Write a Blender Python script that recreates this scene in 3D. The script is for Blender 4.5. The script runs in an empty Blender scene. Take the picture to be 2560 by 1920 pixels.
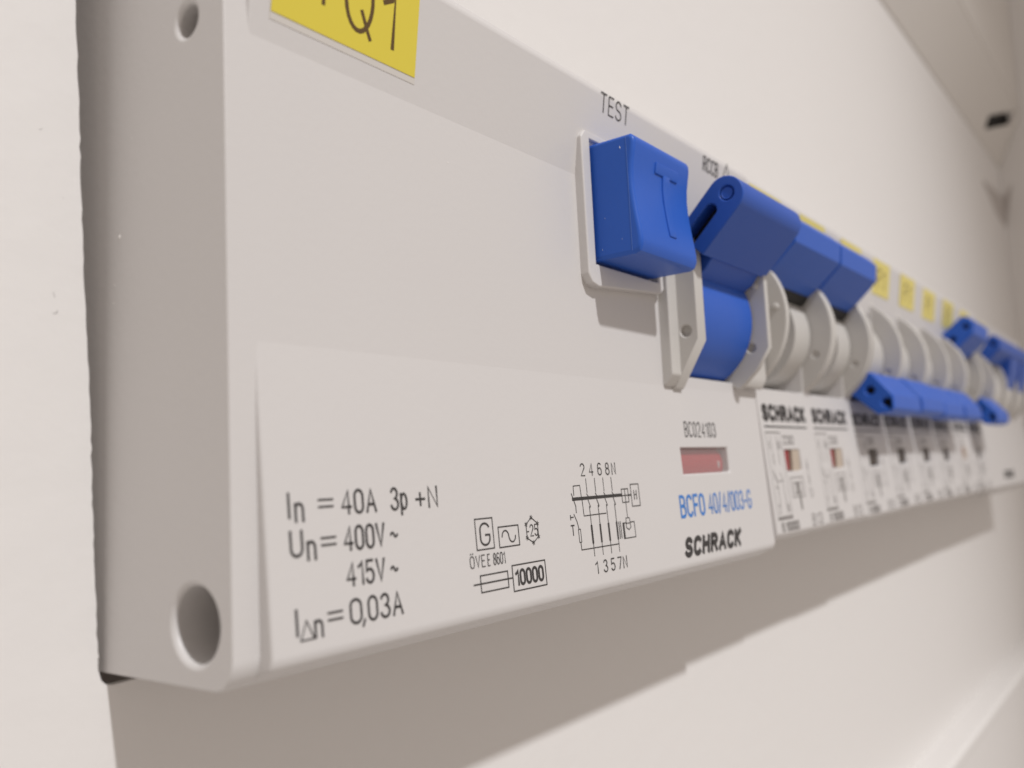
import bpy, bmesh, math, random
from mathutils import Vector, Matrix
random.seed(7)
S = 0.001                                   # everything below is written in millimetres
sc = bpy.context.scene
C = sc.collection

# ------------------------------------------------------------------ camera
cam_d = bpy.data.cameras.new('camera')
cam = bpy.data.objects.new('camera', cam_d); C.objects.link(cam); sc.camera = cam
RIGHT = Vector((0.606495, -0.793692, -0.047064)); UP = Vector((-0.053284, -0.099652, 0.993593)); FWD = Vector((0.793300, 0.600102, 0.102748))
cam.matrix_world = Matrix(((RIGHT.x, UP.x, -FWD.x, -27.9951*S), (RIGHT.y, UP.y, -FWD.y, -39.6942*S),
                           (RIGHT.z, UP.z, -FWD.z, 9.6688*S), (0, 0, 0, 1)))
cam_d.sensor_width = 36; cam_d.lens = 36*2231.3/2560
cam_d.clip_start = 0.002; cam_d.clip_end = 20
cam_d.dof.use_dof = True; cam_d.dof.focus_distance = 0.0675; cam_d.dof.aperture_fstop = 36

# ------------------------------------------------------------------ light
w = bpy.data.worlds.new('World'); sc.world = w; w.use_nodes = True
bg = w.node_tree.nodes['Background']
bg.inputs[0].default_value = (1.0, 0.885, 0.805, 1); bg.inputs[1].default_value = 0.51
ld = bpy.data.lights.new('ceiling_spotlight', 'SPOT'); ld.shadow_soft_size = 0.036
ld.spot_size = math.radians(18.6); ld.spot_blend = 1.0
ld.energy = 128; ld.color = (1.0, 1.0, 1.015)
lamp = bpy.data.objects.new('ceiling_spotlight', ld); C.objects.link(lamp)
tgt = Vector((45, 0, 15)); ldir = Vector((-0.17, -1.0, 1.15)).normalized()
lamp.location = (tgt + ldir*2000)*S
lamp.rotation_euler = (lamp.location-Vector((48, 12, -40))*S).to_track_quat('Z', 'Y').to_euler()
sc.view_settings.view_transform = 'Standard'; sc.view_settings.look = 'None'
sc.view_settings.exposure = 0; sc.view_settings.gamma = 1
sc.cycles.use_denoising = True
sc.cycles.max_bounces = 8
try: sc.cycles.denoiser = 'OPENIMAGEDENOISE'
except Exception: pass

# ------------------------------------------------------------------ materials
def mat(name, col, rough=0.45, bump=0.0, bscale=600, var=0.0, vscale=60, spec=0.5, sss=0.0, coat=0.0):
    m = bpy.data.materials.new(name); m.use_nodes = True
    nt = m.node_tree; b = nt.nodes['Principled BSDF']
    b.inputs['Base Color'].default_value = (*col, 1); b.inputs['Roughness'].default_value = rough
    b.inputs['Specular IOR Level'].default_value = spec
    if coat: b.inputs['Coat Weight'].default_value = coat; b.inputs['Coat Roughness'].default_value = 0.25
    if sss:
        b.inputs['Subsurface Weight'].default_value = sss
        b.inputs['Subsurface Radius'].default_value = (1, 0.8, 0.6); b.inputs['Subsurface Scale'].default_value = 0.0006
    tc = nt.nodes.new('ShaderNodeTexCoord')
    if bump:
        n = nt.nodes.new('ShaderNodeTexNoise'); n.inputs['Scale'].default_value = bscale; n.inputs['Detail'].default_value = 4
        bp = nt.nodes.new('ShaderNodeBump'); bp.inputs['Strength'].default_value = 1.0; bp.inputs['Distance'].default_value = bump*S
        nt.links.new(tc.outputs['Object'], n.inputs['Vector']); nt.links.new(n.outputs['Fac'], bp.inputs['Height'])
        nt.links.new(bp.outputs['Normal'], b.inputs['Normal'])
    if var:
        n2 = nt.nodes.new('ShaderNodeTexNoise'); n2.inputs['Scale'].default_value = vscale; n2.inputs['Detail'].default_value = 5
        mr = nt.nodes.new('ShaderNodeMapRange'); mr.inputs[3].default_value = 1-var; mr.inputs[4].default_value = 1+var
        hs = nt.nodes.new('ShaderNodeHueSaturation'); hs.inputs['Color'].default_value = (*col, 1)
        nt.links.new(tc.outputs['Object'], n2.inputs['Vector']); nt.links.new(n2.outputs['Fac'], mr.inputs[0])
        nt.links.new(mr.outputs[0], hs.inputs['Value']); nt.links.new(hs.outputs['Color'], b.inputs['Base Color'])
    return m
M_BODY = mat('grey_white_plastic', (0.60, 0.58, 0.567), 0.42, 0.012, 1800, 0.015, 70)
M_CHEEK = mat('moulded_grey_plastic', (0.54, 0.52, 0.49), 0.42, 0.008, 1500, 0.02, 200)
M_PLATE = mat('white_powder_coat', (0.72, 0.70, 0.68), 0.5, 0.07, 340, 0.012, 25)
M_FRAME = mat('enclosure_powder_coat', (0.66, 0.63, 0.59), 0.5, 0.03, 260, 0.015, 20)
M_BLUE = mat('blue_plastic', (0.024, 0.105, 0.49), 0.40, 0.01, 1800, 0.03, 300, spec=0.3)
M_BLUED = mat('blue_plastic_handle', (0.024, 0.09, 0.42), 0.42, 0.01, 1800, 0.03, 300, spec=0.3)
M_BLUEL = mat('pale_blue_edge', (0.10, 0.19, 0.50), 0.4)
M_YEL = mat('yellow_label', (0.68, 0.565, 0.06), 0.45, 0.004, 900, 0.02, 150)
M_YELF = mat('faded_yellow_label', (0.70, 0.60, 0.17), 0.45, 0.004, 900, 0.02, 150)
M_CLEAR = mat('label_carrier_plastic', (0.60, 0.57, 0.53), 0.25)
M_INK = mat('grey_black_ink', (0.035, 0.031, 0.03), 0.6)
M_INKBROWN = mat('marker_brown_ink', (0.10, 0.055, 0.012), 0.5)
M_INKGREY = mat('thin_grey_ink', (0.19, 0.175, 0.165), 0.6)
M_INKBLUE = mat('blue_ink', (0.05, 0.19, 0.52), 0.6)
M_RED = mat('red_flag_plastic', (0.50, 0.02, 0.03), 0.3)
M_RED2 = mat('deep_red_flag', (0.27, 0.015, 0.02), 0.4)
M_FLAGOFF = mat('dark_flag_plastic', (0.05, 0.036, 0.028), 0.5)
M_BEIGE = mat('window_side_plastic', (0.48, 0.40, 0.32), 0.5)
M_NOTCHSHADE = mat('notch_shade_grey', (0.48, 0.445, 0.42), 0.5)  # grey standing in for shade at the corner notch
M_BLOCK = mat('light_block_grey', (0.72, 0.68, 0.65), 0.5)
M_DARK = mat('gap_shade_black', (0.012, 0.011, 0.01), 0.7)  # black that stands in for shade in gaps, wells and holes
M_DUST_GLINT = mat('white_dust_and_glint', (0.85, 0.83, 0.8), 0.7)
M_MARK = mat('scuff_mark', (0.34, 0.31, 0.30), 0.7)
def mat_pane():
    m = bpy.data.materials.new('milky_window_plastic'); m.use_nodes = True
    nt = m.node_tree; b = nt.nodes['Principled BSDF']; out = nt.nodes['Material Output']
    b.inputs['Base Color'].default_value = (0.50, 0.45, 0.44, 1); b.inputs['Roughness'].default_value = 0.15
    tr = nt.nodes.new('ShaderNodeBsdfTransparent'); mx = nt.nodes.new('ShaderNodeMixShader')
    mx.inputs[0].default_value = 0.22
    nt.links.new(tr.outputs[0], mx.inputs[1]); nt.links.new(b.outputs[0], mx.inputs[2])
    nt.links.new(mx.outputs[0], out.inputs['Surface'])
    return m
M_PANE = mat_pane()

# ------------------------------------------------------------------ helpers
def link(name, me, m, parent=None):
    o = bpy.data.objects.new(name, me); C.objects.link(o)
    if m is not None and not me.materials: me.materials.append(m)
    if parent is not None: o.parent = parent
    return o
def thing(name, label, cat, group=None, loc=(0, 0, 0)):
    o = bpy.data.objects.new(name, None); C.objects.link(o); o.location = Vector(loc)*S
    o.empty_display_size = 0.005
    o['label'] = label; o['category'] = cat
    if group: o['group'] = group
    return o
def tag(o, label, cat, group=None, kind=None):
    if label: o['label'] = label
    if cat: o['category'] = cat
    if group: o['group'] = group
    if kind: o['kind'] = kind
    return o
def to_mesh(bm, name, smooth=False):
    bmesh.ops.recalc_face_normals(bm, faces=bm.faces)
    for v in bm.verts: v.co *= S
    me = bpy.data.meshes.new(name); bm.to_mesh(me); bm.free()
    if smooth:
        for p in me.polygons: p.use_smooth = True
    return me
def prism_x(bm, prof, x0, x1):
    """closed outline of (y, z) points extruded along x"""
    a = [bm.verts.new((x0, y, z)) for y, z in prof]; b = [bm.verts.new((x1, y, z)) for y, z in prof]
    bm.faces.new(a); bm.faces.new(b[::-1]); n = len(prof)
    for i in range(n): bm.faces.new((a[i], b[i], b[(i+1) % n], a[(i+1) % n]))
def prism_y(bm, prof, y0, y1):
    """closed outline of (x, z) points extruded along y"""
    a = [bm.verts.new((x, y0, z)) for x, z in prof]; b = [bm.verts.new((x, y1, z)) for x, z in prof]
    bm.faces.new(a); bm.faces.new(b[::-1]); n = len(prof)
    for i in range(n): bm.faces.new((a[i], b[i], b[(i+1) % n], a[(i+1) % n]))
def box(bm, x0, x1, y0, y1, z0, z1):
    prism_x(bm, [(y0, z0), (y1, z0), (y1, z1), (y0, z1)], x0, x1)
def cyl(bm, cx, cy, cz, r, h, axis='x', n=40, r2=None):
    r2 = r if r2 is None else r2
    A, B = [], []
    for i in range(n):
        t = 2*math.pi*i/n; c, s = math.cos(t), math.sin(t)
        if axis == 'x': A.append(bm.verts.new((cx, cy+r*c, cz+r*s))); B.append(bm.verts.new((cx+h, cy+r2*c, cz+r2*s)))
        else: A.append(bm.verts.new((cx+r*c, cy, cz+r*s))); B.append(bm.verts.new((cx+r2*c, cy+h, cz+r2*s)))
    bm.faces.new(A); bm.faces.new(B[::-1])
    for i in range(n): bm.faces.new((A[i], B[i], B[(i+1) % n], A[(i+1) % n]))
def lathe_x(bm, cy, cz, prof, n=56):
    """profile of (x, r) points revolved round an axis along x"""
    rings = []
    for x, r in prof:
        rings.append([bm.verts.new((x, cy+r*math.cos(2*math.pi*i/n), cz+r*math.sin(2*math.pi*i/n))) for i in range(n)])
    bm.faces.new(rings[0]); bm.faces.new(rings[-1][::-1])
    for a, b in zip(rings, rings[1:]):
        for i in range(n): bm.faces.new((a[i], b[i], b[(i+1) % n], a[(i+1) % n]))
def finish(name, bm, m, parent=None, bevel=0.0, seg=3, cuts=(), smooth=True, angle=35):
    """mesh -> boolean cuts -> rounded edges, baked into one plain mesh"""
    me = to_mesh(bm, name)
    o = link(name, me, m, parent)
    helpers = []
    for cb in cuts:
        cm = to_mesh(cb, 'cut'); co = bpy.data.objects.new('cut', cm); C.objects.link(co); helpers.append(co)
        if parent is not None: co.parent = parent
        md = o.modifiers.new('b', 'BOOLEAN'); md.object = co; md.operation = 'DIFFERENCE'; md.solver = 'EXACT'
    if bevel:
        md = o.modifiers.new('v', 'BEVEL'); md.width = bevel*S; md.segments = seg; md.limit_method = 'ANGLE'
        md.angle_limit = math.radians(angle); md.harden_normals = False; md.use_clamp_overlap = True
    if cuts or bevel:
        bpy.context.view_layer.update()
        dg = bpy.context.evaluated_depsgraph_get()
        nm = bpy.data.meshes.new_from_object(o.evaluated_get(dg)); nm.name = name
        o.modifiers.clear(); old = o.data; o.data = nm; bpy.data.meshes.remove(old)
        if not nm.materials: nm.materials.append(m)
    for h in helpers:
        d = h.data; bpy.data.objects.remove(h); bpy.data.meshes.remove(d)
    if smooth:
        bm2 = bmesh.new(); bm2.from_mesh(o.data)
        for f in bm2.faces: f.smooth = True
        for e in bm2.edges:
            if len(e.link_faces) == 2 and e.calc_face_angle(0) > math.radians(32): e.smooth = False
        bm2.to_mesh(o.data); bm2.free()
        wn_ = o.modifiers.new('weighted_normals', 'WEIGHTED_NORMAL'); wn_.keep_sharp = True; wn_.weight = 80
    return o
def nb(): return bmesh.new()
def arc(cy, cz, r, a0, a1, n):
    return [(cy+r*math.cos(math.radians(a0+(a1-a0)*i/n)), cz+r*math.sin(math.radians(a0+(a1-a0)*i/n))) for i in range(n+1)]

# ---- stroke lettering: every sign is a set of pen strokes turned into thin raised ribbons
def el(cx, cy, rx, ry, a0, a1, n=14):
    return [(cx+rx*math.cos(math.radians(a0+(a1-a0)*i/n)), cy+ry*math.sin(math.radians(a0+(a1-a0)*i/n))) for i in range(n+1)]
W = 0.5
G = {
 'I': (0.0, [[(0, 0), (0, 1)]]),
 'l': (0.0, [[(0, 0), (0, 1)]]),
 '1': (0.26, [[(0, 0.78), (0.2, 0.9), (0.26, 1), (0.26, 0)]]),
 '2': (W, [el(.25, .74, .25, .26, 165, -30, 12)+[(0, 0), (W, 0)]]),
 '3': (W, [el(.24, .76, .22, .24, 160, -90, 12)+el(.24, .26, .26, .26, 90, -165, 14)]),
 '4': (W+.04, [[(.40, 0), (.40, 1), (0, .28), (.54, .28)]]),
 '5': (W, [[(.46, 1), (.07, 1), (.02, .52)]+el(.24, .31, .26, .31, 120, -155, 14)]),
 '6': (W, [el(.25, .30, .25, .30, 0, 360, 20), [(.02, .36), (.02, .62)]+el(.26, .70, .24, .30, 180, 40, 8)]),
 '7': (W, [[(0, 1), (W, 1), (.16, 0)]]),
 '8': (W, [el(.25, .76, .21, .24, 0, 360, 18), el(.25, .27, .25, .27, 0, 360, 20)]),
 '0': (W, [[(0, .3), (0, .7)]+el(.25, .72, .25, .28, 180, 0, 12)+[(.5, .28)]+el(.25, .28, .25, .28, 0, -180, 12)+[(0, .3)]]),
 'O': (W+.02, [[(0, .3), (0, .7)]+el(.26, .72, .26, .28, 180, 0, 12)+[(.52, .28)]+el(.26, .28, .26, .28, 0, -180, 12)+[(0, .3)]]),
 'A': (W+.06, [[(0, 0), (.28, 1), (.56, 0)], [(.1, .33), (.46, .33)]]),
 'B': (W, [[(0, 0), (0, 1), (.26, 1)]+el(.26, .76, .2, .24, 90, -90, 10)+el(.28, .26, .22, .26, 90, -90, 10)+[(0, 0)], [(0, .52), (.26, .52)]]),
 'C': (W, [el(.26, .7, .26, .3, 30, 180, 10)+el(.26, .3, .26, .3, 180, 330, 10)]),
 'E': (.42, [[(.42, 0), (0, 0), (0, 1), (.42, 1)], [(0, .52), (.36, .52)]]),
 'F': (.42, [[(0, 0), (0, 1), (.42, 1)], [(0, .52), (.36, .52)]]),
 'G': (W+.02, [el(.27, .7, .27, .3, 25, 180, 10)+el(.27, .3, .27, .3, 180, 360, 12)+[(.54, .46), (.3, .46)]]),
 'H': (W, [[(0, 0), (0, 1)], [(W, 0), (W, 1)], [(0, .52), (W, .52)]]),
 'K': (W, [[(0, 0), (0, 1)], [(W, 1), (0, .42)], [(.16, .58), (W, 0)]]),
 'N': (W, [[(0, 0), (0, 1), (W, 0), (W, 1)]]),
 'P': (W, [[(0, 0), (0, 1), (.26, 1)]+el(.26, .74, .24, .26, 90, -90, 10)+[(0, .48)]]),
 'Q': (W+.1, [el(.3, .5, .3, .5, 0, 360, 26), [(.36, .24), (.62, -.1)]]),
 'R': (W, [[(0, 0), (0, 1), (.26, 1)]+el(.26, .75, .23, .25, 90, -90, 10)+[(0, .5)], [(.26, .5), (W, 0)]]),
 'S': (W, [el(.25, .75, .23, .25, 20, 270, 14)+el(.25, .25, .25, .25, 90, -160, 14)[1:]]),
 'T': (W, [[(0, 1), (W, 1)], [(W/2, 1), (W/2, 0)]]),
 'U': (W+.06, [[(0, 1), (0, .3)]+el(.28, .28, .28, .28, 180, 360, 12)+[(.56, 1)]]),
 'V': (W+.04, [[(0, 1), (.27, 0), (.54, 1)]]),
 'n': (.40, [[(0, 0), (0, .72)], [(0, .5)]+el(.2, .5, .2, .22, 160, 0, 8)+[(.4, 0)]]),
 'p': (.42, [[(0, -.26), (0, .72)], el(.21, .36, .21, .36, 0, 360, 18)]),
 '+': (.5, [[(0, .42), (.5, .42)], [(.25, .12), (.25, .72)]]),
 '-': (.3, [[(0, .42), (.3, .42)]]),
 '/': (.34, [[(0, -.04), (.34, 1.04)]]),
 ',': (.06, [[(.08, .06), (0, -.2)]]),
 '~': (.4, [el(.1, .46, .1, .1, 180, 0, 6)+el(.3, .46, .1, .1, 180, 360, 6)[1:]]),
 ' ': (.3, []),
}
class Print:
    """ribbons lying on a sloped face: P(x, z) = point on the face, lifted by h"""
    def __init__(self, ysurf, lift=0.02):
        self.bm = bmesh.new(); self.ys = ysurf; self.k = 0; self.lift = lift
    def ribbon(self, pts, w, closed=False):
        if len(pts) < 2: return
        q = [pts[0]]
        for p in pts[1:]:
            if (p[0]-q[-1][0])**2+(p[1]-q[-1][1])**2 > 1e-8: q.append(p)
        pts = q; n = len(pts)
        if n < 2: return
        if (pts[0][0]-pts[-1][0])**2+(pts[0][1]-pts[-1][1])**2 < 1e-6 and n > 3: closed = True; pts = pts[:-1]; n -= 1
        L, R_ = [], []
        lift = self.lift+0.0012*(self.k % 12); self.k += 1
        for i, (x, z) in enumerate(pts):
            if closed: a, b = pts[i-1], pts[(i+1) % n]
            else: a, b = pts[max(i-1, 0)], pts[min(i+1, n-1)]
            d1 = Vector((x-a[0], z-a[1])); d2 = Vector((b[0]-x, b[1]-z))
            if d1.length < 1e-9: d1 = d2.copy()
            if d2.length < 1e-9: d2 = d1.copy()
            d1.normalize(); d2.normalize()
            t = d1+d2
            t = d1 if t.length < 1e-3 else t.normalized()
            nx, nz = -t.y, t.x
            c = max(0.8, abs(nx*-d1.y+nz*d1.x))
            e = w/2/c
            ex = ez = 0
            if not closed and i == 0: ex, ez = -d2.x*w*.35, -d2.y*w*.35
            if not closed and i == n-1: ex, ez = d1.x*w*.35, d1.y*w*.35
            for lst, s in ((L, 1), (R_, -1)):
                X, Z = x+ex+s*nx*e, z+ez+s*nz*e
                lst.append(self.bm.verts.new((X, self.ys(X, Z)-lift, Z)))
        m = n if closed else n-1
        for i in range(m):
            j = (i+1) % n
            try: self.bm.faces.new((L[i], L[j], R_[j], R_[i]))
            except ValueError: pass
    def line(self, x0, z0, x1, z1, w=.09): self.ribbon([(x0, z0), (x1, z1)], w)
    def rect(self, x0, z0, x1, z1, w=.09): self.ribbon([(x0, z0), (x1, z0), (x1, z1), (x0, z1), (x0, z0)], w)
    def text(self, s, x0, x1, z0, h, w=.12, shear=0.0, gap=.25):
        w = w*1.3
        tot = sum(G[c][0] for c in s)+gap*(len(s)-1)
        k = (x1-x0)/max(tot, 1e-6); x = x0
        for c in s:
            gw, st = G[c]; 
            for pl in st:
                self.ribbon([(x+px*k+shear*pz*h, z0+pz*h) for px, pz in pl], w)
            x += (gw+gap)*k
    def done(self, name, m, parent):
        for v in self.bm.verts: v.co *= S
        for f in self.bm.faces: f.normal_update()
        for f in self.bm.faces:
            if f.normal.y > 0: f.normal_flip()
        me = bpy.data.meshes.new(name); self.bm.to_mesh(me); self.bm.free()
        return link(name, me, m, parent)
WS = 0.064                                                  # slope of the lower front panel
def y_low(x, z): return -(17.6-z)*WS
US = 0.14                                                   # slope of the upper label panel
def y_up(x, z): return -(z-35.0)*US

# ================================================================== SETTING: distribution board cover and enclosure
PY = 12.4
cut = [(-1.85, 46.5), (-1.85, 40.2), (-1.62, 33), (-1.46, 27.6), (-1.22, 21.5), (-0.92, 15.4), (-0.78, 10.6),
       (-0.66, 5.9), (-0.42, 0.6), (-0.38, -0.5), (-0.22, -1.05), (0.05, -1.36), (0.5, -1.45), (4, -1.3), (60, -1.2), (300, -1.2),
       (300, 46.5)]
dense = []
for a, b in zip(cut, cut[1:]+cut[:1]):
    nseg = 10 if (a[0] < 0 and b[0] < 0 and a[1] > 0) else 1
    for i in range(nseg):
        t = i/nseg; j = random.uniform(-.05, .05) if nseg > 1 and i else 0
        dense.append((a[0]+(b[0]-a[0])*t+j, a[1]+(b[1]-a[1])*t))
bm = nb(); box(bm, -130, 378, PY, PY+.6, -53.2, 125)
cb = nb(); prism_y(cb, dense[::-1], PY-2, PY+3)
plate = finish('cover_plate', bm, M_PLATE, None, bevel=0.14, seg=3, cuts=[cb], angle=40)
tag(plate, 'white powder coated cover plate with the long cutout the switches poke through', 'cover plate')
scf = nb()
for (x, z, a, l, wd) in [(-3.0, 20.4, .3, .3, .06), (-2.92, 20.5, 1.2, .22, .07), (-3.1, 21.5, 1.9, .35, .05), (-2.6, 27.4, 1.2, .07, .04), (-3.9, 31.3, .6, .25, .05)]:
    c_, s_ = math.cos(a)*l/2, math.sin(a)*l/2; nx, nz = -math.sin(a)*wd/2, math.cos(a)*wd/2
    scf.faces.new([scf.verts.new((x+u, PY-.006, z+v)) for u, v in ((-c_-nx, -s_-nz), (c_-nx*.3, s_-nz*.3), (c_+nx*.3, s_+nz*.3), (-c_+nx, -s_+nz))])
me = to_mesh(scf, 'scuff'); link('scuff_mark', me, M_MARK, plate)

enc = thing('enclosure_frame', 'pale metal enclosure frame folded forward around the cover plate', 'enclosure', loc=(0, 0, 0))
def y_fl(z): return PY-.1-(z-125.1)*.47
bm = nb(); prism_x(bm, [(y_fl(125.1), 125.1), (y_fl(145), 145), (y_fl(145)+1.6, 146), (PY+2.5, 126)], -130, 377.9)
cb = nb(); SL = []
for q, (sx, sz), a0 in ((0, (367.5, 141.8), -70), (1, (337.5, 132.2), 110)):     # slanting fixing slot near the corner
    for i in range(13):
        t_ = math.radians(a0+180*i/12); SL.append((sx+2.3*math.cos(t_), sz+2.3*math.sin(t_)))
prism_y(cb, SL, -20, 30)
finish('top_flange', bm, M_FRAME, enc, bevel=0.8, seg=4, cuts=[cb])
bm = nb(); prism_x(bm, [(y_fl(127)+4, 127), (y_fl(145)+4, 145), (y_fl(145)+6, 146), (PY+6, 127)], 320, 377.8); finish('slot_shade_block', bm, M_DARK, enc)  # black block added behind the slot so it reads dark
bm = nb(); box(bm, -130, 377.9, 2.95, 4.8, 146, 300); finish('top_panel', bm, M_FRAME, enc, bevel=0.6, seg=4)
bm = nb(); box(bm, -130, 378, 80, 81, -53, 125); box(bm, -130, 378, PY+2.6, 80, 125.1, 126); box(bm, -130, 378, PY+2.6, 80, -54, -53)
finish('back_light_block', bm, M_BLOCK, enc)  # added behind the cover to keep background light out
bm = nb(); box(bm, -130, 378, 6.0, PY+2, -56, -53.05); finish('bottom_flange', bm, M_PLATE, enc, bevel=1.0, seg=5)
bm = nb(); box(bm, -130, 378, 8.2, PY+2, -260, -56.05); finish('bottom_panel', bm, M_PLATE, enc, bevel=0.6, seg=3)
bm = nb(); box(bm, 378.05, 381, -60, PY+2, -260, 260); finish('side_wall', bm, M_PLATE, enc, bevel=0.5, seg=2)
bm = nb(); prism_y(bm, [(333, 109.5), (377.6, 113), (377.6, 101), (360, 102)], PY-.4, PY-.02)
prism_x(bm, [(PY-.5, 113), (PY-.5, 102), (8.3, 118)], 377.6, 378.0)
finish('corner_notch_shade', bm, M_NOTCHSHADE, enc, smooth=False)  # darker wedges put in for the shadow of a corner notch

# ================================================================== RESIDUAL CURRENT DEVICE (the large one in front)
def make_rcd(label, X0, detailed=True):
    t = thing('residual_current_switch', label, 'circuit breaker', loc=(X0, 0, 0))
    # housing with two coupling holes in its left side
    bm = nb()
    prism_x(bm, [(34, -.7), (1.4, -.7), (.7, -.45), (.18, .12), (0, .9), (0, 43.2), (.6, 44), (34, 44)], 0, 70.98)
    def coupling(y, z, r):
        c = nb(); lathe_x(c, y, z, [(-1, r+.22), (0.0, r+.22), (.22, r), (9, r*.96)], 40); return c
    op = nb(); box(op, 52.1, 65.0, -3, 20, 18.75, 35)
    wcut = nb(); box(wcut, 50.3, 61.35, -4, 4.8, 9.0, 11.7)
    finish('housing', bm, M_BODY, t, bevel=0.28, seg=3, cuts=[coupling(3.3, 2.6, 2.05), coupling(3.5, 36.4, .95), op, wcut])
    # lower printed panel, leaning forward towards its bottom
    bm = nb(); prism_x(bm, [(.6, 18.6), (-(17.6-18.6)*WS, 18.6), (y_low(0, .9), .9), (y_low(0, .3)+.3, .2), (1.6, -.74), (2.5, -.6)], 1.65, 70.97)
    wn = nb(); box(wn, 50.4, 61.25, -4, 3, 9.1, 11.6)
    finish('lower_panel', bm, M_BODY, t, bevel=0.22, seg=3, cuts=[wn] if detailed else [])
    # upper label panel, leaning forward towards its top
    bm = nb(); prism_x(bm, [(.9, 32), (-(32-35)*US, 32), (y_up(0, 43.0), 43.0), (y_up(0, 43.9)+.45, 43.75), (.9, 43.9)], 1.5, 70.9)
    finish('label_panel', bm, M_BODY, t, bevel=0.35, seg=4, angle=12)
    # test button bezel
    bm = nb(); outer = [(34.75, 38.3), (35.3, 38.95), (48.0, 38.95), (48.2, 38.7), (48.2, 26.7), (47.6, 26.25), (36.3, 25.35), (35.3, 25.6), (34.85, 26.4)]
    prism_y(bm, outer, -.85, .6)
    hole = nb(); box(hole, 36.1, 47.25, -3, 3, 27.3, 38.3)
    finish('button_bezel', bm, M_BODY, t, bevel=0.2, seg=3, cuts=[hole])
    bm = nb(); box(bm, 36.1, 47.25, .55, .75, 27.3, 38.3); finish('button_well_shade', bm, M_DARK, t)
    # test button with dished front
    prof = [(0.5, 37.95), (-4.55, 37.95), (-4.95, 37.6), (-4.93, 37.0), (-4.8, 36.2), (-4.62, 35.2), (-4.55, 34.2), (-4.58, 33.2), (-4.7, 32), (-4.86, 30.8), (-5.02, 29.8), (-5.12, 28.9), (-5.1, 28.3), (-4.85, 27.8), (-4.4, 27.62), (0.5, 27.62)]
    bm = nb(); prism_x(bm, prof, 36.4, 46.95)
    btn = finish('test_button', bm, M_BLUE, t, bevel=0.38, seg=4, angle=50)
    def y_btn(z):
        pts = sorted([(z_, y_) for y_, z_ in prof[2:14]])
        for (a, ya), (b, yb) in zip(pts, pts[1:]):
            if a <= z <= b: return ya+(yb-ya)*(z-a)/(b-a)
        return -4.8
    bm = nb()
    def raised(x0, x1, z0, z1, n):
        zs = [z0+(z1-z0)*i/n for i in range(n+1)]
        prof_ = [(y_btn(z)-.14, z) for z in zs]+[(y_btn(z)+.3, z) for z in zs[::-1]]
        prism_x(bm, prof_, x0, x1)
    raised(41.75, 43.05, 29.9, 35.6, 8); raised(40.3, 44.5, 35.35, 36.35, 2)
    finish('raised_letter', bm, M_BLUE, btn, bevel=0.12, seg=2)
    bm = nb(); box(bm, 36.375, 36.42, -4.22, -4.19, 27.9, 37.7); finish('parting_line', bm, M_BLUEL, btn)
    bm = nb(); bmesh.ops.create_icosphere(bm, subdivisions=1, radius=.07, matrix=Matrix.Translation((36.39, -3.6, 36.9)) @ Matrix.Diagonal((.4, .5, 2.0, 1)))  # long pale fleck is a highlight put in as a solid chip
    for q in range(3): bmesh.ops.create_icosphere(bm, subdivisions=1, radius=.022, matrix=Matrix.Translation((36.39, -1-3*random.random(), 28+8*random.random())))
    fl = link('dust_and_glint', to_mesh(bm, 'dust_and_glint'), M_DUST_GLINT, btn); fl['kind'] = 'stuff'
    # toggle: flat left cheek with step, curved right cheek, drum and capsule handle
    bm = nb()
    prism_x(bm, [(.6, 17.6), (-.3, 17.55), (-1.1, 18.6), (-1.15, 36), (.6, 36)], 48.4, 50.3)
    prism_x(bm, [(.6, 17.3), (-.35, 17.35), (-3.1, 21.9), (-3.1, 31.2), (-2.0, 33.2), (-1.2, 36), (.6, 36.2)], 50.17, 52.05)
    ch = nb(); cyl(ch, 49, -1.85, 22.8, .55, 1.75, 'x', 24)
    finish('left_cheek', bm, M_CHEEK, t, bevel=0.18, seg=3, cuts=[ch])
    out2 = [(1.5, 18.7), (0, 18.3), (-.7, 17.9), (-1.3, 18.3), (-3.0, 19.9), (-4.5, 22.2), (-4.5, 30.0), (-3.6, 31.5), (-1.5, 33.2), (1.5, 34.2)]
    bm = nb(); prism_x(bm, out2, 64.6, 65.45)
    ch = nb(); cyl(ch, 64, -2.45, 22.3, .5, 1.1, 'x', 24)
    rc = finish('right_cheek', bm, M_CHEEK, t, bevel=0.16, seg=3, cuts=[ch])
    bm = nb(); prism_x(bm, [(2, 18.9), (-.9, 18.2), (-1.5, 19.3), (-1.7, 33), (2, 34)], 65.4, 70.9)
    finish('toggle_bridge', bm, M_CHEEK, t, bevel=0.2, seg=3)
    bm = nb(); lathe_x(bm, -3.35, 29.0, [(64.3, .19), (64.38, .34), (64.6, .42), (64.8, .42)], 20)
    finish('guide_pin', bm, M_CHEEK, rc, smooth=True)
    bm = nb(); lathe_x(bm, 4.5, 25.5, [(52.4, 7.25), (52.5, 7.42), (64.3, 7.42), (64.4, 7.25)], 90)
    tog = finish('toggle', bm, M_BLUE, t, smooth=True)
    tip = arc(-6.9, 35.1, 1.85, 45, 225, 18)                 # rounded outer end
    prof = tip+[(-5.2, 30.8), (-3.3, 28.9), (-1, 27.5), (2, 27), (3, 30), (-.6, 31.7), (-2.6, 33.4)]
    bm = nb(); prism_x(bm, [(-5.0, 31.2), (-3.3, 29.0), (-1, 27.5), (2, 27), (3, 30), (-.6, 31.5), (-2.4, 33.0)], 52.5, 64.2)
    finish('handle_arm', bm, M_BLUED, t, bevel=.15)
    bm = nb(); prism_x(bm, tip+[(-4.25, 29.8), (-1.65, 32.45)], 49.95, 65.4)
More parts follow.
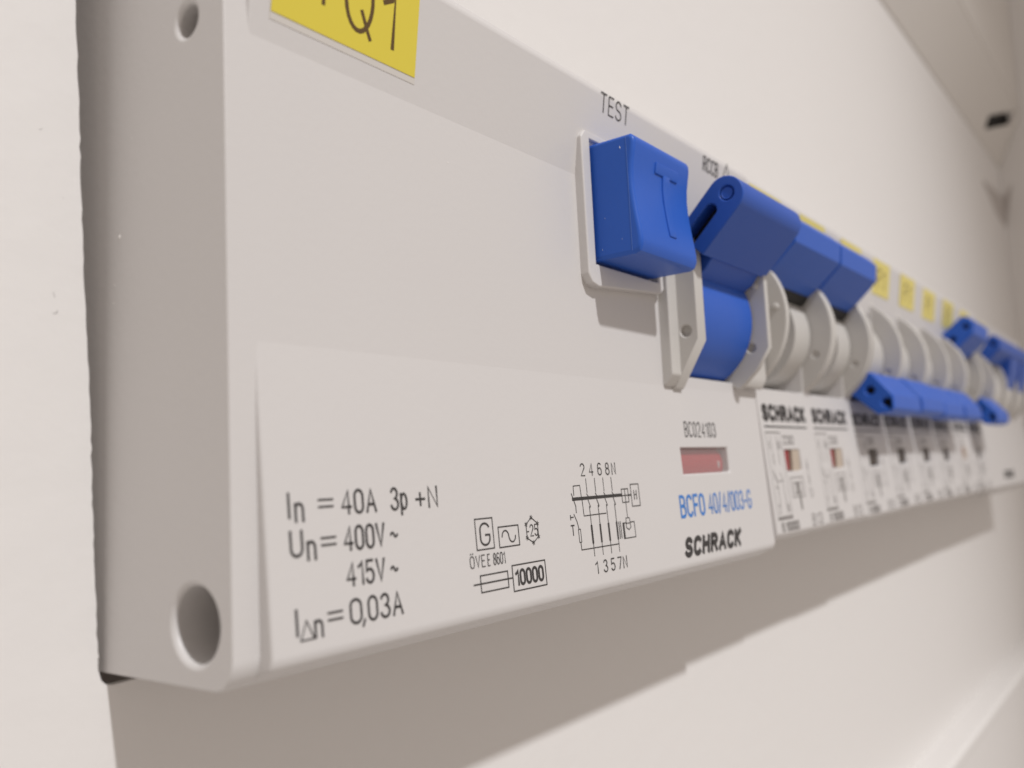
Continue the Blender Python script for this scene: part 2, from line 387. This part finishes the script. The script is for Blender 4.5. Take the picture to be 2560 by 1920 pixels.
    slot = nb(); d = Vector((.70, -.71)); nrm = Vector((.71, .70)); c0 = Vector((-5.35, 33.95)); c1 = Vector((-2.4, 31.0))
    sp = [tuple(c0+Vector((math.cos(t_), math.sin(t_)))*.62) for t_ in [math.radians(45+180*i/10) for i in range(11)]]
    sp += [tuple(c1+Vector((math.cos(t_), math.sin(t_)))*.62) for t_ in [math.radians(225+180*i/10) for i in range(11)]]
    prism_x(slot, sp, 49, 53.5)
    pinc = nb(); cyl(pinc, 48, -7.1, 35.25, .72, 2.25, 'x', 28)
    hd = finish('toggle_handle', bm, M_BLUED, t, bevel=0.14, seg=3, cuts=[slot, pinc])
    bm = nb()
    sp2 = [((y+2.0*0), z) for y, z in sp]
    prism_x(bm, sp2, 51.8, 52.0); finish('slot_floor_shade', bm, M_DARK, hd)
    bm = nb(); lathe_x(bm, -7.1, 35.25, [(50.05, .5), (50.0, .56), (50.3, .6)], 30); finish('pin_head', bm, M_BLUED, hd)
    bm = nb(); box(bm, 52.15, 64.55, .9, 1.1, 18.75, 20.2); finish('toggle_gap_shade', bm, M_DARK, t)  # black strip for the shade in the gap under the drum
    # indicator window
    bm = nb(); box(bm, 50.3, 61.35, 4.5, 4.7, 9.0, 11.7); iw = finish('indicator_window', bm, M_BEIGE, t)
    bm = nb(); lathe_x(bm, 2.2, 9.9, [(50.4, 2.2), (60.6, 2.2), (60.8, 2.0)], 48); finish('red_flag', bm, M_RED, iw)
    bm = nb(); bmesh.ops.create_icosphere(bm, subdivisions=2, radius=.42, matrix=Matrix.Translation((59.6, .12, 9.9)) @ Matrix.Diagonal((.7, .5, 1.1, 1))); link('flag_glint', to_mesh(bm, 'flag_glint', True), M_BODY, iw)  # pale bead standing in for the lamp's glint in the window
    bm = nb(); prism_x(bm, [(y_low(0, 9.15)+.22, 9.12), (y_low(0, 11.58)+.22, 11.58), (y_low(0, 11.58)+.30, 11.58), (y_low(0, 9.15)+.30, 9.12)], 50.42, 61.23); finish('window_pane', bm, M_PANE, iw)
    return t
rcd = make_rcd('large grey four pole residual current switch nearest the camera with square blue test button', 0)

# ---- prints on the front residual current device
P = Print(y_low)
P.text('I', 3.24, 3.24, 8.0, 1.3, .13); P.text('n', 3.68, 4.18, 7.78, 1.32, .13)
for z in (8.86, 8.47): P.line(5.3, z, 6.35, z, .12)
P.text('40A', 7.02, 9.66, 8.0, 1.3, .13); P.text('3p', 10.98, 12.3, 8.0, 1.28, .12); P.text('+N', 13.15, 15.1, 7.98, 1.27, .12)
P.text('U', 3.22, 3.98, 5.93, 1.33, .13); P.text('n', 4.36, 4.86, 5.66, 1.34, .13)
for z in (6.75, 6.36): P.line(5.33, z, 6.38, z, .12)
P.text('400V', 7.02, 10.16, 5.93, 1.3, .13); P.text('~', 10.72, 11.26, 5.95, 1.2, .11)
P.text('415V', 7.04, 9.98, 3.93, 1.26, .13); P.text('~', 10.54, 11.06, 3.95, 1.2, .11)
P.text('I', 3.3, 3.3, 1.8, 1.32, .13); P.ribbon([(3.5, 1.5), (4.42, 1.5), (3.94, 2.5), (3.5, 1.5)], .13); P.text('n', 4.52, 5.0, 1.52, 1.2, .12)
for z in (2.66, 2.28): P.line(5.46, z, 6.5, z, .12)
P.text('0', 7.12, 7.92, 1.83, 1.3, .13); P.text(',', 8.0, 8.12, 1.85, 1.3, .12); P.text('03A', 8.5, 11.22, 1.83, 1.3, .13)
P.done('rating_print', M_INK, rcd)
P = Print(y_low)
P.rect(18.65, 4.84, 20.52, 6.9, .1); P.text('G', 19.12, 20.08, 5.12, 1.45, .11)
P.rect(21.1, 4.8, 23.4, 6.2, .1); P.ribbon(el(21.85, 5.5, .38, .42, 180, 0, 8)+el(22.62, 5.5, .38, .42, 180, 360, 8)[1:], .1)
hx = [(25.05, 6.62), (25.78, 6.15), (25.78, 5.2), (25.08, 4.8), (24.36, 5.2), (24.36, 6.15)]
P.ribbon(hx+hx[:1], .07); P.text('-25', 24.4, 25.72, 5.3, .8, .065)
for x, z in hx:
    for a in (15, 75, 135): P.line(x-.17*math.cos(math.radians(a)), z-.17*math.sin(math.radians(a)), x+.17*math.cos(math.radians(a)), z+.17*math.sin(math.radians(a)), .05)
P.text('OVE', 17.82, 19.35, 3.72, .76, .058); P.line(17.9, 4.62, 17.92, 4.66, .09); P.line(18.12, 4.62, 18.14, 4.66, .09)
P.text('E 8601', 19.66, 21.56, 3.72, .76, .058)
P.rect(18.72, 2.05, 21.7, 3.15, .1); P.line(18.0, 2.62, 22.25, 2.62, .1)
P.rect(22.25, 1.68, 26.22, 3.45, .1); P.text('10000', 22.62, 25.85, 2.08, .98, .15)
P.done('approval_print', M_INK, rcd)
P = Print(y_low)
for s, x in (('2', 32.35), ('4', 33.62), ('6', 34.92), ('8', 36.15), ('N', 37.15)): P.text(s, x, x+.55, 9.45, .95, .085)
for s, x in (('1', 33.05), ('3', 34.25), ('5', 35.4), ('7', 36.5), ('N', 37.35)): P.text(s, x, x+(.3 if s == '1' else .55), 1.68, .92, .085)
P.line(30.78, 7.66, 38.25, 7.66, .26)
P.ribbon([(31.0, 7.95), (31.02, 8.68), (31.98, 8.7), (32.05, 7.66)], .08)
for i in range(4):
    x = 32.95+1.3*i
    P.line(x, 9.2, x, 8.1, .07); P.line(x-.1, 8.0, x+.14, 7.75, .07)
    P.ribbon([(x+.02, 7.5), (x+.28, 6.95), (x+.2, 6.9)], .08); P.line(x+.12, 7.0, x+.12, 5.4, .07)
    P.line(x+.12, 5.42, x+.12, 4.12, .24); P.line(x+.12, 4.2, x+.12, 3.05, .07)
P.line(37.32, 5.45, 37.32, 4.1, .1); P.line(37.58, 5.45, 37.58, 4.1, .1)
P.ribbon([(32.1, 7.6), (32.14, 6.28), (35.5, 6.3)], .08)
P.rect(38.33, 7.02, 39.4, 8.15, .09); P.line(38.86, 7.02, 38.86, 8.15, .08); P.line(38.33, 7.6, 39.4, 7.6, .08); P.line(39.4, 7.6, 39.9, 7.6, .14)
P.rect(39.9, 6.62, 41.28, 8.5, .09); P.text('H', 40.4, 40.8, 7.2, .75, .07)
P.line(38.86, 7.02, 38.86, 5.8, .07); P.ribbon([(38.55, 5.7), (39.15, 5.7), (39.25, 4.9), (38.9, 4.7), (38.5, 4.9), (38.55, 5.7)], .08); P.line(38.55, 5.25, 39.2, 5.25, .08)
P.ribbon([(38.5, 5.3), (37.95, 5.3), (37.95, 4.03), (39.9, 4.03), (39.88, 5.32), (39.25, 5.32)], .09)
P.line(38.1, 5.3, 38.1, 4.05, .16)
P.ribbon([(30.65, 8.1), (31.1, 7.1), (31.08, 6.6)], .08)
P.ribbon([(30.72, 6.5), (31.05, 5.9), (31.22, 5.3)], .07); P.rect(31.12, 4.3, 31.42, 5.3, .07)
P.ribbon([(31.28, 4.3), (31.3, 3.7), (37.0, 3.68)], .08)
P.line(30.2, 6.45, 30.2, 6.1, .08); P.line(30.2, 6.28, 30.6, 6.28, .08); P.text('T', 30.15, 30.6, 4.9, .75, .08)
P.done('wiring_diagram_print', M_INK, rcd)
P = Print(y_low); P.text('BC024103', 51.7, 58.7, 12.74, 1.42, .115, gap=.3); P.done('article_number_print', M_INK, rcd)
P = Print(y_low); P.text('BCF0', 48.85, 53.9, 5.12, 1.88, .25, gap=.24); P.text('40/4/003-G', 54.9, 65.5, 5.1, 1.85, .19, gap=.24); P.done('type_code_print', M_INKBLUE, rcd)
P = Print(y_low); P.text('SCHRACK', 48.75, 61.2, 1.55, 1.4, .4, shear=.32, gap=.32); P.done('maker_name_print', M_INK, rcd)
P = Print(y_up); P.text('TEST', 38.1, 42.95, 41.45, 1.65, .11, gap=.22)
P.text('RCCB', 58.9, 62.5, 41.3, 1.45, .15, gap=.25); P.ribbon([(64.0, 41.75), (65.5, 41.75), (64.75, 43.3), (64.0, 41.75)], .25)
P.done('upper_print', M_INK, rcd)
# yellow marker label in a clear carrier
def slab_on(ys, x0, x1, z0, z1, h0, h1, name, m, parent, bev=.04):
    bm = nb(); prism_x(bm, [(ys(0, z0)-h0, z0), (ys(0, z0)-h1, z0), (ys(0, z1)-h1, z1), (ys(0, z1)-h0, z1)], x0, x1)
    return finish(name, bm, m, parent, bevel=bev, seg=2)
car = slab_on(y_up, 2.9, 14.85, 36.3, 42.6, -.01, .03, 'label_carrier', M_CLEAR, rcd)
yl = slab_on(y_up, 2.95, 14.8, 36.75, 42.5, .025, .07, 'marker_label', M_YEL, car)
P = Print(y_up, .08)
P.text('1', 6.0, 6.65, 38.6, 3.2, .22); P.ribbon(el(9.5, 40.0, 1.12, 2.0, 0, 360, 26), .3); P.ribbon([(9.75, 39.3), (10.2, 38.4), (10.55, 37.8)], .28); P.text('1', 11.6, 12.55, 37.95, 3.4, .24)
P.done('marker_print', M_INKBROWN, yl)
# dust specks
bm = nb()
for (y, z, r) in ((10.7, 25.2, .11), (9.3, 31.0, .04), (6.0, 26.7, .05), (11.3, 22.3, .06), (11.4, 21.2, .05), (10.2, 27.5, .03), (8.0, 34, .025), (10.5, 18, .025), (5.2, 20, .025)):
    for k in range(2 if r > .08 else 1):
        bmesh.ops.create_icosphere(bm, subdivisions=1, radius=r*random.uniform(.7, 1), matrix=Matrix.Translation((-.01, y+k*.1*random.uniform(-1, 1), z+k*.1*random.uniform(-1, 1))) @ Matrix.Diagonal((.3, random.uniform(.6, 1.2), random.uniform(.6, 1.3), 1)))
for (x, z, r) in ((18.2, 31.8, .06), (22, 17, .02), (9, 24, .02)):
    bmesh.ops.create_icosphere(bm, subdivisions=1, radius=r, matrix=Matrix.Translation((x, -.01, z)) @ Matrix.Diagonal((1, .3, .8, 1)))
d_ = link('dust_and_glint', to_mesh(bm, 'dust_and_glint'), M_DUST_GLINT, rcd); d_['kind'] = 'stuff'

# ================================================================== MINIATURE CIRCUIT BREAKERS
MW = 17.5
LS = 0.085
def y_lm(x, z): return -.05-(17.6-z)*LS
def bar_up():  return [(1.5, 31), (-.3, 30.2), (-2.8, 31.9), (-5.95, 34.8), (-6.2, 37.2), (-5.1, 38.4), (-3.9, 38.6), (-1.5, 36.5), (1.5, 34)]
def bar_down(): return [(1.5, 22.3), (-1.2, 22.9), (-3.6, 22.2), (-6.35, 18.9), (-6.4, 16.9), (-5.9, 16.3), (-4.0, 16.1), (-.9, 18.9), (1.5, 20)]
def make_mcb(on=True):
    t = bpy.data.objects.new('circuit_breaker', None); C.objects.link(t); t.empty_display_size = .004
    g = .02
    bm = nb()
    prism_x(bm, [(34, .5), (1.6, .5), (.5, 1.0), (0, 1.9), (0, 43.0), (.6, 43.8), (34, 43.8)], g, MW-g)
    op = nb(); box(op, 1.4, 16.1, -3, 20, 18.6, 35)
    wcut = nb(); box(wcut, 6.1, 11.5, -4, 3, 8.6, 11.4)
    finish('housing', bm, M_BODY, t, bevel=.25, seg=2, cuts=[op, wcut])
    bm = nb(); prism_x(bm, [(.6, 18.5), (y_lm(0, 18.5), 18.5), (y_lm(0, 1.7), 1.7), (y_lm(0, 1.1)+.5, 1.1), (.6, 1.0)], g, MW-g)
    wn = nb(); box(wn, 6.2, 11.4, -4, 3, 8.7, 11.3)
    finish('lower_panel', bm, M_BODY, t, bevel=.2, seg=2, cuts=[wn])
    bm = nb(); prism_x(bm, [(.9, 33), (-(33-35)*US, 33), (y_up(0, 42.7), 42.7), (y_up(0, 43.6)+.45, 43.55), (.9, 43.7)], g, MW-g)
    finish('label_panel', bm, M_BODY, t, bevel=.3, seg=3, angle=12)
    for x0 in (.25, 16.25):
        pr = [(5.2+9.5*math.cos(math.radians(a)), 26.8+9.5*math.sin(math.radians(a))) for a in range(108, 253, 6)]
        bm = nb(); prism_x(bm, pr, x0, x0+1.0)
        ch = nb()
        if x0 > 2: cyl(ch, x0-1, -1.9, 23.5, .45, 1.3, 'x', 20)
        finish('toggle_cheek', bm, M_CHEEK, t, bevel=.16, seg=3, cuts=[ch] if x0 > 2 else [])
        if x0 < 2: ch.free()
    bm = nb(); lathe_x(bm, -3.05, 27.6, [(-.02, .2), (.06, .36), (.26, .45), (.5, .45)], 20); finish('guide_pin', bm, M_CHEEK, t)
    bm = nb(); lathe_x(bm, 5.2, 26.3, [(1.35, 3.6), (10.8, 3.6), (10.85, 6.6), (11.2, 6.75), (15.95, 6.75), (16.05, 6.6)], 64)
    finish('toggle_drum', bm, M_CHEEK, t)
    bm = nb(); prof = bar_up() if on else bar_down()
    prism_x(bm, prof, .3 if on else .35, MW-1.15)
    cuts = []
    for (y, z) in (((-2.0, 34.0), (-4.6, 36.4)) if on else ((-3.2, 19.7), (-5.35, 17.8))):
        c = nb(); cyl(c, -1, y, z, .62, 3.2, 'x', 24); cuts.append(c)
    hd = finish('toggle_handle', bm, M_BLUE, t, bevel=.3, seg=3, cuts=cuts)
    for (y, z) in (((-2.0, 34.0), (-4.6, 36.4)) if on else ((-3.2, 19.7), (-5.35, 17.8))):
        bm = nb(); cyl(bm, 1.7, y, z, .66, .2, 'x', 24); finish('pin_hole_shade', bm, M_DARK, hd)
    if on:
        bm = nb(); prism_x(bm, [(-1.7, 31.0), (-1.0, 30.1), (.6, 29.6), (.6, 30.8)], 1.4, 16.15); finish('lever_gap_shade', bm, M_DARK, t)  # black strip added as shade between raised handle and drum
    # window with flag
    bm = nb(); box(bm, 6.1, 11.5, 2.7, 2.9, 8.6, 11.4); iw = finish('indicator_window', bm, M_BEIGE if on else M_FLAGOFF, t)
    bm = nb()
    if on: box(bm, 9.0, 11.45, -.42, 2.6, 8.7, 11.3); finish('window_side', bm, M_BEIGE, iw)
    else: bm.free()
    bm = nb(); box(bm, 6.2, 8.3 if on else 11.4, -.38, 2.6, 8.7, 11.3); finish('flag', bm, M_RED2 if on else M_FLAGOFF, iw, bevel=.3)
    P = Print(y_lm); P.text('SCHRACK', 1.2, 15.0, 14.95, 1.5, .5, gap=.32); P.line(1.0, 14.05, 15.1, 14.05, .2); P.done('maker_name_print', M_INK, t)
    P = Print(y_lm)
    x0, x1 = .95, 5.4
    P.rect(x0, 3.6, x1, 13.3, .07); P.line(x0, 3.35, x1, 3.35, .3); P.line(x0, 13.35, x1, 13.35, .14)
    for k, x in enumerate((x0+1.3, x0+3.1)):
        P.line(x, 13.0, x, 9.6, .07); P.line(x, 10.8, x, 9.6, .16 if k == 0 else .1)
        P.ribbon([(x-.5, 8.6), (x, 8.0), (x, 4.9)], .08)
    P.ribbon([(x0+.7, 9.0), (x0+.9, 8.0), (x0+1.6, 7.6), (x0+3.2, 7.7)], .09)
    P.line(x0+.75, 7.0, x0+1.3, 6.8, .12)
    P.text('1', x0+.5, x0+.7, 11.4, .9, .09); P.text('N', x0+3.3, x0+4.0, 11.4, .9, .12)
    P.text('2', x0+.6, x0+1.1, 4.0, .95, .09); P.text('N', x0+3.2, x0+3.9, 4.0, .95, .13)
    P.done('wiring_diagram_print', M_INKGREY, t)
    P = Print(y_lm)
    P.text('230', 6.2, 9.6, 12.0, .95, .16); P.rect(6.6, 5.6, 10.8, 7.9, .12); P.rect(7.4, 6.0, 10.0, 7.3, .16); P.line(8.7, 7.0, 8.7, 6.2, .9); P.line(9.0, 5.6, 9.0, 4.2, .5); P.line(8.2, 5.6, 9.8, 5.6, .14)
    P.line(13.1, 10.1, 13.1, 7.4, .07); P.line(13.1, 9.6, 13.1, 8.9, .26); P.line(13.1, 7.9, 13.1, 7.0, .2); P.ribbon(el(13.1, 5.9, .45, .55, 0, 360, 14), .08)
    P.text('B13', 12.0, 15.6, 1.95, 1.3, .15, gap=.28); P.text('6', 1.6, 2.4, 1.95, .9, .16); P.text('10000', 3.0, 7.0, 1.95, .85, .2, gap=.22)
    P.done('rating_print', M_INKGREY, t)
    lb = slab_on(y_up, .15, 10.2, 36.9, 42.68, -.01, .09, 'marker_label', M_YELF, t, .03)
    P = Print(y_up, .105); P.text('F', 3.0, 4.6, 38.2, 2.9, .32); P.text('1', 6.0, 7.0, 38.2, 2.9, .32); P.done('marker_print', M_INKBROWN, lb)
    return t
def copy_tree(o, parent=None):
    c = o.copy(); C.objects.link(c); c.parent = parent
    for ch in list(o.children): copy_tree(ch, c)
    return c
proto = {True: make_mcb(True), False: make_mcb(False)}
used = {True: False, False: False}
GRP = 'narrow circuit breakers in the row behind the large switch'
LAB = [
 (True, 'narrow grey circuit breaker touching the large front switch, blue handle up, red window'),
 (True, 'narrow grey circuit breaker with the last raised blue handle beside the lowered handles'),
 (False, 'narrow circuit breaker whose lowered blue handle shows an end with two dark holes'),
 (False, 'narrow circuit breaker with lowered blue handle, second in the run of four lowered handles'),
 (False, 'narrow circuit breaker with lowered blue handle, third in the run of four lowered handles'),
 (False, 'narrow circuit breaker with lowered blue handle, last in the run of four lowered handles'),
 (True, 'narrow circuit breaker with single raised blue handle between two lowered handles far along the row'),
 (False, 'narrow circuit breaker with a lone lowered blue handle at the far end of the row'),
]
for k, (on, lab) in enumerate(LAB):
    o = proto[on] if not used[on] else copy_tree(proto[on]); used[on] = True
    o.location = Vector((71+MW*k, .09*k+[0, .07, -.05, .06, 0, .08, -.04, .05][k], [0, .05, -.05, .04, .06, -.04, .05, 0][k]))*S
    for ch in o.children:                                   # every lever sits at its own slightly different angle
        if ch.name.startswith('toggle_handle'):
            a_ = math.radians([.3, -.4, 0, -1.0, .5, -.7, 1.0, 0][k]); piv = Vector((0, 5.2, 26.3))*S
            ch.matrix_local = Matrix.Translation(piv) @ Matrix.Rotation(a_, 4, 'X') @ Matrix.Translation(-piv)
    tag(o, lab, 'circuit breaker', GRP)

# ---- far device at the right edge of the picture: four pole switch with blue toggle up
def make_far(X0):
    t = thing('residual_current_switch', 'wide grey switch with blue raised handle at the far right end of the row', 'circuit breaker', loc=(X0, .8, 0))
    bm = nb(); prism_x(bm, [(34, -.3), (.3, -.3), (0, .5), (0, 43.0), (.6, 43.8), (34, 43.8)], .2, 70.6)
    op = nb(); box(op, 1.6, 15.5, -3, 20, 18.6, 35)
    finish('housing', bm, M_BODY, t, bevel=.3, cuts=[op])
    bm = nb(); prism_x(bm, [(.6, 17.6), (0, 17.6), (y_lm(0, 1.3), 1.3), (.6, .4)], .25, 70.5); finish('lower_panel', bm, M_BODY, t, bevel=.2)
    bm = nb(); prism_x(bm, [(.5, 34.9), (0, 35), (y_up(0, 42.7), 42.7), (.6, 43.7)], .25, 70.5); finish('label_panel', bm, M_BODY, t, bevel=.3, angle=12)
    pr = [(5.2+9.5*math.cos(math.radians(a)), 26.8+9.5*math.sin(math.radians(a))) for a in range(108, 253, 6)]
    for x0 in (.4, 15.7, 33.3, 50.8):
        bm = nb(); prism_x(bm, pr, x0, x0+1.0); finish('toggle_cheek', bm, M_CHEEK, t, bevel=.16)
    for x0 in (1.7, 18.5, 36.0):
        bm = nb(); lathe_x(bm, 4.5, 25.5, [(x0, 7.6), (x0+.1, 7.72), (x0+13.6, 7.72), (x0+13.7, 7.6)], 64); finish('toggle', bm, M_CHEEK, t)
        if x0 < 5: continue
        bm = nb(); prism_x(bm, [(1.5, 26), (-3.0, 26.0), (-4.9, 30.0), (-5.5, 33.9), (-3.0, 35.5), (1.5, 33.5)], x0+.3, x0+14); finish('handle_arm', bm, M_BLUED, t)
    bm = nb(); prism_x(bm, [(-6.2, 36.7), (-5.95, 34.5), (-2.8, 31.6), (-1.2, 33.6), (-4.0, 38.0), (-5.1, 37.9)], .4, 66)
    c1_ = nb(); cyl(c1_, -.5, -4.4, 35.8, .62, 2.6, 'x', 20)
    finish('toggle_handle', bm, M_BLUED, t, bevel=.3, cuts=[c1_])
    P = Print(y_lm); P.text('SCHRACK', 20, 34, 3.4, 1.5, .5, gap=.32); P.done('maker_name_print', M_INK, t)
    slab_on(y_up, 3, 14, 37.0, 42.3, -.01, .09, 'marker_label', M_YELF, t, .03)
    return t
make_far(71+MW*8)
